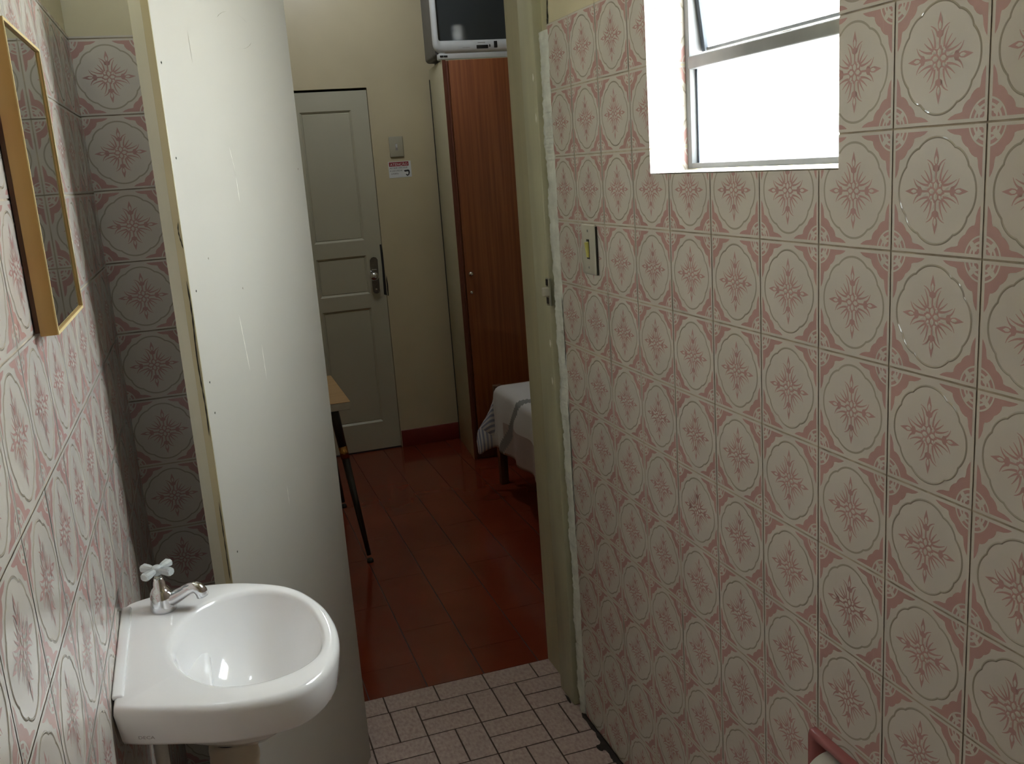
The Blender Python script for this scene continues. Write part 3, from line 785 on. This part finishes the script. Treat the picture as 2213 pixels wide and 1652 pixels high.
mb = MB()
mb.prism([(.074, .852), (.090, .846), (.0925, .93), (.090, 1.00), (.0905, 1.06), (.0855, 1.118), (.077, 1.118), (.078, 1.0)], lambda a, b, d: (a, fy - d, b), 0, .0012, M['black'])
mb.prism([(.0925, .842), (.098, .846), (.100, .90), (.096, .955), (.0925, .93)], lambda a, b, d: (a, -.0015 - d, b), 0, .0012, M['crack_and_shade'])
mb.build('worn_lock_edge', d2)
pl = MB(); cx = .036
outl = [(-.020, -.050), (-.018, -.088), (-.012, -.097), (0, -.100), (.012, -.097), (.017, -.088), (.018, -.050), (.020, .05), (.021, .078), (.014, .090), (0, .094), (-.012, .090), (-.020, .078), (-.022, .05)]
pl.prism([(cx + a, .962 + b) for a, b in outl], lambda a, b, d: (a, fy - d, b), .003, .008, M['brass_dark'])
plate = pl.build('lock_plate', d2)
mb = MB(); mb.lathe([(.012, -.004), (.010, -.010), (.009, -.026), (.016, -.032), (.0225, -.040), (.024, -.048), (.020, -.057), (.010, -.062), (.003, -.063)], (cx - .012, fy, .958), M['chrome'], 28, axis='y'); mb.build('knob', plate)
mb = MB(); mb.box(cx - .015, cx + .012, fy - .011, fy - .008, .988, .992, M['chrome'], .001); mb.lathe([(.006, -.008), (.006, -.012), (.003, -.013)], (cx - .001, fy, .885), M['chrome'], 14, axis='y'); mb.build('lock_trim', plate)

# ------------------------------------------------------------------ switch and sticker on the bedroom wall
s2 = thing('light_switch', 'beige light switch on the cream wall above the red warning sticker', 'switch', (.214, YF, 1.612))
mb = MB(); mb.box(-.037, .037, -.009, -.0002, -.052, .052, M['switch_far'], .003); mb.build('plate', s2)
mb = MB(); mb.box(-.006, .006, -.0098, -.0088, -.018, .016, M['logo_grey']); mb.build('slot', s2)
mb = MB(); mb.prism([(-.009, -.004), (-.011, -.004), (-.015, .013), (-.009, .014)], lambda a, b, d: (d, a, b), -.0045, .0045, M['paper_white']); mb.build('rocker', s2)

st = thing('warning_sign', 'small white sticker with red header below the bedroom light switch', 'sticker', (.163, YF, 1.455), 0)
mb = MB(); mb.box(0, .120, -.0012, -.0002, 0, .083, M['paper_white']); mb.build('sheet', st)
mb = MB(); mb.box(.004, .108, -.0016, -.0012, .058, .080, M['red_ink'])
mb.build('header', st)
sp = lambda x0, z0: (lambda a, b, d: (x0 + a, -.0018 - d, z0 + b))
mb = MB(); add_text(mb, 'ATENÇÃO', .0185, .092, sp(.010, .0615), M['paper_white'], 0); mb.build('header_lettering', st)
mb = MB()
add_text(mb, 'AO SAIR DESLIGUE', .011, .094, sp(.006, .046), M['ink_black'], 0)
add_text(mb, 'A LUZ E FECHE', .011, .066, sp(.006, .032), M['ink_black'], 0)
add_text(mb, 'A PORTA', .011, .038, sp(.012, .017), M['ink_black'], 0)
mb.build('lettering', st)
mb = MB()
mb.prism([(.080, .036), (.104, .038), (.110, .034), (.111, .022), (.106, .010), (.096, .006), (.088, .014), (.093, .016), (.100, .012), (.104, .020), (.103, .029), (.084, .028)], lambda a, b, d: (a, -.0014 - d, b), 0, .0004, M['ink_black'])
mb.build('pictogram', st)

# ------------------------------------------------------------------ wardrobe
RZ = math.radians(-5.0)
wd = thing('wardrobe', 'tall wardrobe with pale side and reddish wood doors in the bedroom corner', 'wardrobe', (.379, 3.74, 0), RZ)
# local: x along the front, y to the back
WH, WW, WD = 1.985, 1.10, .42
mb = MB(); mb.box(0, .016, .002, WD, 0, WH, M['ward_side'], .0008); mb.build('side_panel', wd)
mb = MB(); mb.box(WW - .016, WW, .002, WD, 0, WH, M['ward_side'], .0008); mb.build('side_panel', wd)
mb = MB(); mb.box(.016, WW - .016, .004, WD, WH - .016, WH, M['ward_side']); mb.build('top_panel', wd)
mb = MB(); mb.box(.016, WW - .016, WD - .008, WD, .05, WH - .016, M['ward_side']); mb.build('back_panel', wd)
mb = MB(); mb.box(.016, WW - .016, .03, WD - .008, .05, .066, M['ward_side']); mb.build('floor_panel', wd)
mb = MB(); mb.box(.016, WW - .016, .02, .036, 0, .05, M['ward_edge']); mb.build('plinth', wd)
mb = MB(); mb.box(-.0005, .0165, -.001, .002, 0, WH, M['ward_edge']); mb.box(.0175, .027, -.002, .014, .052, WH - .004, M['ward_edge'], .001); mb.build('front_edge', wd)
mb = MB(); mb.box(-.0035, .012, WD - .007, WD + .001, 0, WH - .05, M['crack_and_shade']); mb.build('rear_gap_shade', wd)  # dark strip added as painted shade of the gap between wardrobe and wall
for k in range(2):
    mb = MB(); a, b = (.0285, .547) if k == 0 else (.553, WW - .004)
    mb.box(a, b, -.016, .002, .055, WH - .004, M['ward_front'], .0012); dr = mb.build('door', wd)
    kx = .052 if k == 0 else WW - .05
    mb = MB(); mb.lathe([(.005, -.016), (.005, -.026), (.0105, -.029), (.0125, -.035), (.009, -.041), (.003, -.043)], (kx, 0, .968), M['steel'], 24, axis='y'); mb.build('knob', dr)
    mb = MB(); mb.lathe([(.0075, -.016), (.0075, -.0185), (.005, -.020), (.002, -.020)], (kx - .001, 0, .874), M['steel'], 20, axis='y'); mb.build('lock', dr)

# ------------------------------------------------------------------ television on the wardrobe
tv = thing('television', 'silver framed tube television standing on top of the wardrobe', 'television', (.349, 3.742, WH + .002), math.radians(-1.5))
TWd, THt = .52, .47
mb = MB()
def rrect(x0, x1, z0, z1, r, y, n=6):
    pts = []
    for cx, cz, a0 in ((x1 - r, z1 - r, 0), (x0 + r, z1 - r, 90), (x0 + r, z0 + r, 180), (x1 - r, z0 + r, 270)):
        for i in range(n + 1):
            a = math.radians(a0 + 90 * i / n); pts.append((cx + math.cos(a) * r, y, cz + math.sin(a) * r))
    return pts
sx0, sx1, sz0, sz1 = .024, TWd - .024, .086, THt - .045
mb.loft([rrect(.012, TWd - .012, .03, THt - .012, .04, .055), rrect(0, TWd, .026, THt, .05, .040), rrect(0, TWd, .026, THt, .05, .018), rrect(.006, TWd - .006, .032, THt - .006, .046, .006), rrect(.014, TWd - .014, .042, THt - .014, .04, .0),
         rrect(sx0 - .003, sx1 + .003, sz0 - .003, sz1 + .003, .012, .0), rrect(sx0, sx1, sz0, sz1, .010, .015)], M['tv_silver'], cap0=True, cap1=False)
mb.build('bezel', tv)
mb = MB(); NX, NZ = 16, 12; vs = []
for j in range(NZ + 1):
    for i in range(NX + 1):
        u, v = i / NX, j / NZ; b = 1 - .6 * (2 * u - 1) ** 2 - .4 * (2 * v - 1) ** 2
        vs.append((sx0 + (sx1 - sx0) * u, .0135 - .0125 * b, sz0 + (sz1 - sz0) * v))
mb.raw(vs, [[j * (NX + 1) + i, j * (NX + 1) + i + 1, (j + 1) * (NX + 1) + i + 1, (j + 1) * (NX + 1) + i] for j in range(NZ) for i in range(NX)], M['tv_screen'], True); mb.build('screen', tv)
mb = MB(); mb.loft([rrect(.012, TWd - .012, .020, THt - .016, .02, .050), rrect(.008, TWd - .008, .012, THt - .03, .02, .10), rrect(.008, TWd - .008, .010, THt - .06, .02, .26), rrect(.07, TWd - .07, .04, THt - .13, .03, .36), rrect(.12, TWd - .12, .06, THt - .2, .03, .41)], M['tv_body'], smooth=False)
mb.build('rear_housing', tv)
mb = MB(); mb.box(.020, TWd - .02, .008, .06, 0, .030, M['tv_silver'], .006); mb.box(.06, TWd - .06, .06, .30, 0, .016, M['tv_body'], .004); mb.build('foot', tv)
mb = MB(); mb.box(.205, .262, -.0014, .002, .044, .060, M['black'], .0006); mb.box(.268, .273, -.0012, .002, .050, .062, M['black']); mb.box(.292, .308, -.0014, .002, .046, .076, M['black'], .0006); mb.build('control_window', tv)
mb = MB(); mb.box(.024, .040, .0055, .0085, .012, .019, M['black']); mb.box(.043, .060, .0055, .0085, .012, .019, M['black']); mb.build('port', tv)
mb = MB(); mb.box(.212, .248, -.0006, .001, .0700, .0722, M['logo_grey']); mb.build('badge', tv)
mb = MB(); mb.box(.135, .172, -.0006, .001, .050, .0515, M['logo_grey']); mb.build('model_mark', tv)

# ------------------------------------------------------------------ small table
tb = thing('table', 'low table with tan top, white edge and splayed black legs behind the door', 'table', (-.76, 3.02, 0))
TX, TY, tH, tt = .402, .273, .637, .032
mb = MB(); mb.box(-TX, TX, -TY, TY, tH - .0015, tH, M['tab_top']); mb.box(-TX + .0008, TX - .0008, -TY + .0008, TY - .0008, tH - tt, tH - .0015, M['tab_edge'], .003); mb.build('tabletop', tb)
for sx in (1, -1):
    for sy in (-1, 1):
        top = Vector((sx * (TX - .063), sy * (TY - .035), tH - tt)); bot = Vector((sx * (TX + .0), sy * (TY + .07), .010))
        P_ = lambda t: top.lerp(bot, t)
        mb = MB(); mb.tube([P_(0), P_(.02), P_(.245)], [.0185, .0185, .0165], M['tab_leg'], 20)
        mb.tube([P_(.32), P_(.97)], [.0155, .0085], M['tab_leg'], 20); lg = mb.build('leg', tb)
        mb = MB(); mb.tube([P_(.243), P_(.322)], [.0172, .0164], M['brass'], 20); mb.build('ferrule', lg)
        mb = MB(); mb.lathe([(.010, .014), (.013, .006), (.013, 0)], (bot.x, bot.y, 0), M['rubber'], 16); mb.build('foot_tip', lg)

# ------------------------------------------------------------------ bed
bd = thing('bed', 'dark wooden single bed under a white sheet in front of the wardrobe', 'bed', (.385, 1.83, 0))
BW, BL = .92, 1.46
mb = MB(); mb.box(.045, BW - .045, .045, BL - .045, .235, .265, M['bed_wood']); mb.box(.02, .045, .03, BL - .03, .20, .30, M['bed_wood'], .002); mb.box(BW - .045, BW - .02, .03, BL - .03, .20, .30, M['bed_wood'], .002); mb.build('bed_frame', bd)
for x in (.018, BW - .018):
    for y in (.02, BL + .02):
        mb = MB(); mb.box(x - .019, x + .019, y - .019, y + .019, 0, .485, M['bed_wood'], .003); mb.build('leg', bd)
mb = MB(); mb.box(.037, BW - .037, BL + .004, BL + .030, .33, .48, M['bed_wood'], .002); mb.box(.037, BW - .037, BL + .004, BL + .030, .20, .29, M['bed_wood'], .002); mb.build('footboard', bd)
mt = thing('mattress', 'mattress on the wooden bed hidden under the white sheet', 'mattress', (.385, 1.83, .265))
mb = MB(); mb.box(.012, BW - .012, .045, 1.335, .001, .235, M['mattress'], .035, seg=4); mb.build('cover', mt)

# sheet draped over the mattress: one cloth grid with woven bands
sh = thing('bed_sheet', 'white sheet with grey and mauve bands draped over the bed corner', 'bed sheet', (.385, 1.83, 0))
mb = MB()
# cloth parameters: s across (negative = hanging on the left), t along (beyond 1.345 = hanging at the foot)
Lx, Lt = 0.004, 1.345; ztop = .508
def cloth(s, t):
    hs = max(0, Lx - s); ht = max(0, t - Lt)
    r = .03
    def fall(h):
        if h < r * PI / 2: a = h / r; return r * math.sin(a), r * (1 - math.cos(a))
        return r, r + h - r * PI / 2
    ox, dx_ = fall(hs); oy, dy_ = fall(ht)
    drop = dx_ + dy_ if (hs == 0 or ht == 0) else math.hypot(dx_, dy_) * 1.0
    x = max(s, Lx) - ox; y = min(t, Lt) + oy
    if hs > 0:      # soft folds on the hanging side
        x += -.012 * math.sin(t * 26) * min(1, drop / .2) - .010 * min(1, drop / .1)
    if hs > 0 and ht > 0:
        k = min(hs, ht) / .2
        x -= .075 * min(1, k) * min(1, drop / .2); y += .035 * min(1, k)
    if ht > 0: y += .008 * math.sin(s * 30) * min(1, drop / .2)
    z = ztop - drop + .004 * math.sin(s * 9 + t * 7) * (1 if hs == 0 and ht == 0 else 0)
    return (x, y, max(z, .19))
ss = [-.30 + i * .0125 for i in range(int((.90 + .30) / .0125) + 1)]; ts = [.03 + j * .0125 for j in range(int((1.62 - .03) / .0125) + 1)]
vs = [cloth(s, t) for t in ts for s in ss]; ns = len(ss)
fw_, fg, fp, fb = [], [], [], []
for j in range(len(ts) - 1):
    for i in range(ns - 1):
        s, t = ss[i], ts[j]; f = [j * ns + i, j * ns + i + 1, (j + 1) * ns + i + 1, (j + 1) * ns + i]
        q = t - (s * .0)
        if t > 1.40 and s < .06: (fb if j % 2 else fw_).append(f)
        elif .98 < t + .9 * (s + .02) * (1 if s < .05 else 0) < 1.04 and s < .25: fg.append(f)
        elif s < -.155 and t < 1.22: fp.append(f)
        else: fw_.append(f)
i0 = len(mb.v); mb.v.extend(vs)
for lst, m in ((fw_, M['sheet']), (fg, M['sheet_grey']), (fp, M['sheet_pink']), (fb, M['sheet_blue'])):
    for f in lst: mb.f.append(tuple(f)); mb.m.append(mb.mi(m)); mb.smooth.append(True)
cl = mb.build('cloth', sh, fix=False)
md = cl.modifiers.new('thickness', 'SOLIDIFY'); md.thickness = .003; md.offset = 1

# ------------------------------------------------------------------ ceiling lamp of the bedroom (out of view)
lp = thing('ceiling_lamp', 'white globe lamp on the bedroom ceiling', 'lamp', (-.12, 3.30, 2.75))
mb = MB(); mb.lathe([(.06, 0), (.06, -.02), (.045, -.03)], (0, 0, 0), M['paper_white'], 28); mb.build('base', lp)
mb = MB(); mb.lathe([(.02, -.03), (.045, -.045), (.06, -.075), (.062, -.10), (.05, -.135), (.03, -.15), (.004, -.155)], (0, 0, 0), M['shade'], 28); mb.build('globe', lp)

# lamp over the mirror (out of view, its glints show on the tiles)
wl = thing('wall_lamp', 'two-bulb lamp on the left wall above the mirror', 'lamp', (XL, .84, 2.18))
mb = MB(); mb.box(.0, .022, -.07, .07, -.03, .03, M['paper_white'], .006); mb.build('base', wl)
for y in (-.04, .04):
    mb = MB(); mb.lathe([(.016, .022), (.018, .05), (.016, .052)], (0, y, 0), M['paper_white'], 20, axis='x'); so = mb.build('socket', wl)
    mb = MB(); mb.lathe([(.012, .052), (.024, .070), (.029, .088), (.024, .106), (.010, .116), (.003, .117)], (0, y, 0), M['bulb'], 24, axis='x'); mb.build('bulb', so)

# ------------------------------------------------------------------ daylight
wld = bpy.data.worlds.new('overcast_sky'); bpy.context.scene.world = wld; wld.use_nodes = True
nt = wld.node_tree; bg = nt.nodes['Background']
tc = nt.nodes.new('ShaderNodeTexCoord'); sx = nt.nodes.new('ShaderNodeSeparateXYZ'); cr = nt.nodes.new('ShaderNodeValToRGB')
mr_ = nt.nodes.new('ShaderNodeMapRange'); mr_.inputs['From Min'].default_value = -.4; mr_.inputs['From Max'].default_value = .6
nt.links.new(tc.outputs['Generated'], sx.inputs[0]); nt.links.new(sx.outputs['Z'], mr_.inputs['Value']); nt.links.new(mr_.outputs[0], cr.inputs['Fac'])
cr.color_ramp.elements[0].color = (.64, .62, .59, 1); cr.color_ramp.elements[1].color = (.82, .93, 1.02, 1)
nt.links.new(cr.outputs['Color'], bg.inputs['Color']); bg.inputs['Strength'].default_value = 29.0
def portal(name, loc, rot, sx, sy):
    l = bpy.data.lights.new(name, 'AREA'); l.shape = 'RECTANGLE'; l.size = sx; l.size_y = sy; l.cycles.is_portal = True
    o = bpy.data.objects.new(name, l); C.objects.link(o); o.location = loc; o.rotation_euler = rot
portal('window_portal', (.125, (WY0 + WY1) / 2, (WZ0 + WZ1) / 2), (0, math.radians(90), 0), WZ1 - WZ0, WY1 - WY0)
portal('bedroom_window_portal', ((V0 + V1) / 2, YB - .14, (VZ0 + VZ1) / 2), (math.radians(90), 0, 0), V1 - V0, VZ1 - VZ0)

# ------------------------------------------------------------------ camera
R = ((0.94679044, -0.31418628, -0.06982002), (-0.13496853, -0.19064609, -0.97233614), (0.29218376, 0.93002207, -0.22290715))
cam = bpy.data.cameras.new('camera'); co = bpy.data.objects.new('camera', cam); C.objects.link(co)
cam.sensor_fit = 'HORIZONTAL'; cam.sensor_width = 36; cam.lens = 2064.15 / 2213 * 36; cam.clip_start = .05
r, d, f = R
co.matrix_world = Matrix(((r[0], -d[0], -f[0], -.83341519), (r[1], -d[1], -f[1], -.85944113), (r[2], -d[2], -f[2], 1.48726552), (0, 0, 0, 1)))
sc = bpy.context.scene; sc.camera = co
sc.view_settings.view_transform = 'Standard'; sc.view_settings.look = 'None'; sc.view_settings.gamma = 1; sc.view_settings.use_curve_mapping = False
sc.view_settings.exposure = 0.32
sc.cycles.use_denoising = True
sc.cycles.max_bounces = 8; sc.cycles.diffuse_bounces = 5; sc.cycles.glossy_bounces = 4; sc.cycles.transparent_max_bounces = 8
sc.cycles.caustics_reflective = False; sc.cycles.caustics_refractive = False
sc.cycles.sample_clamp_indirect = 8
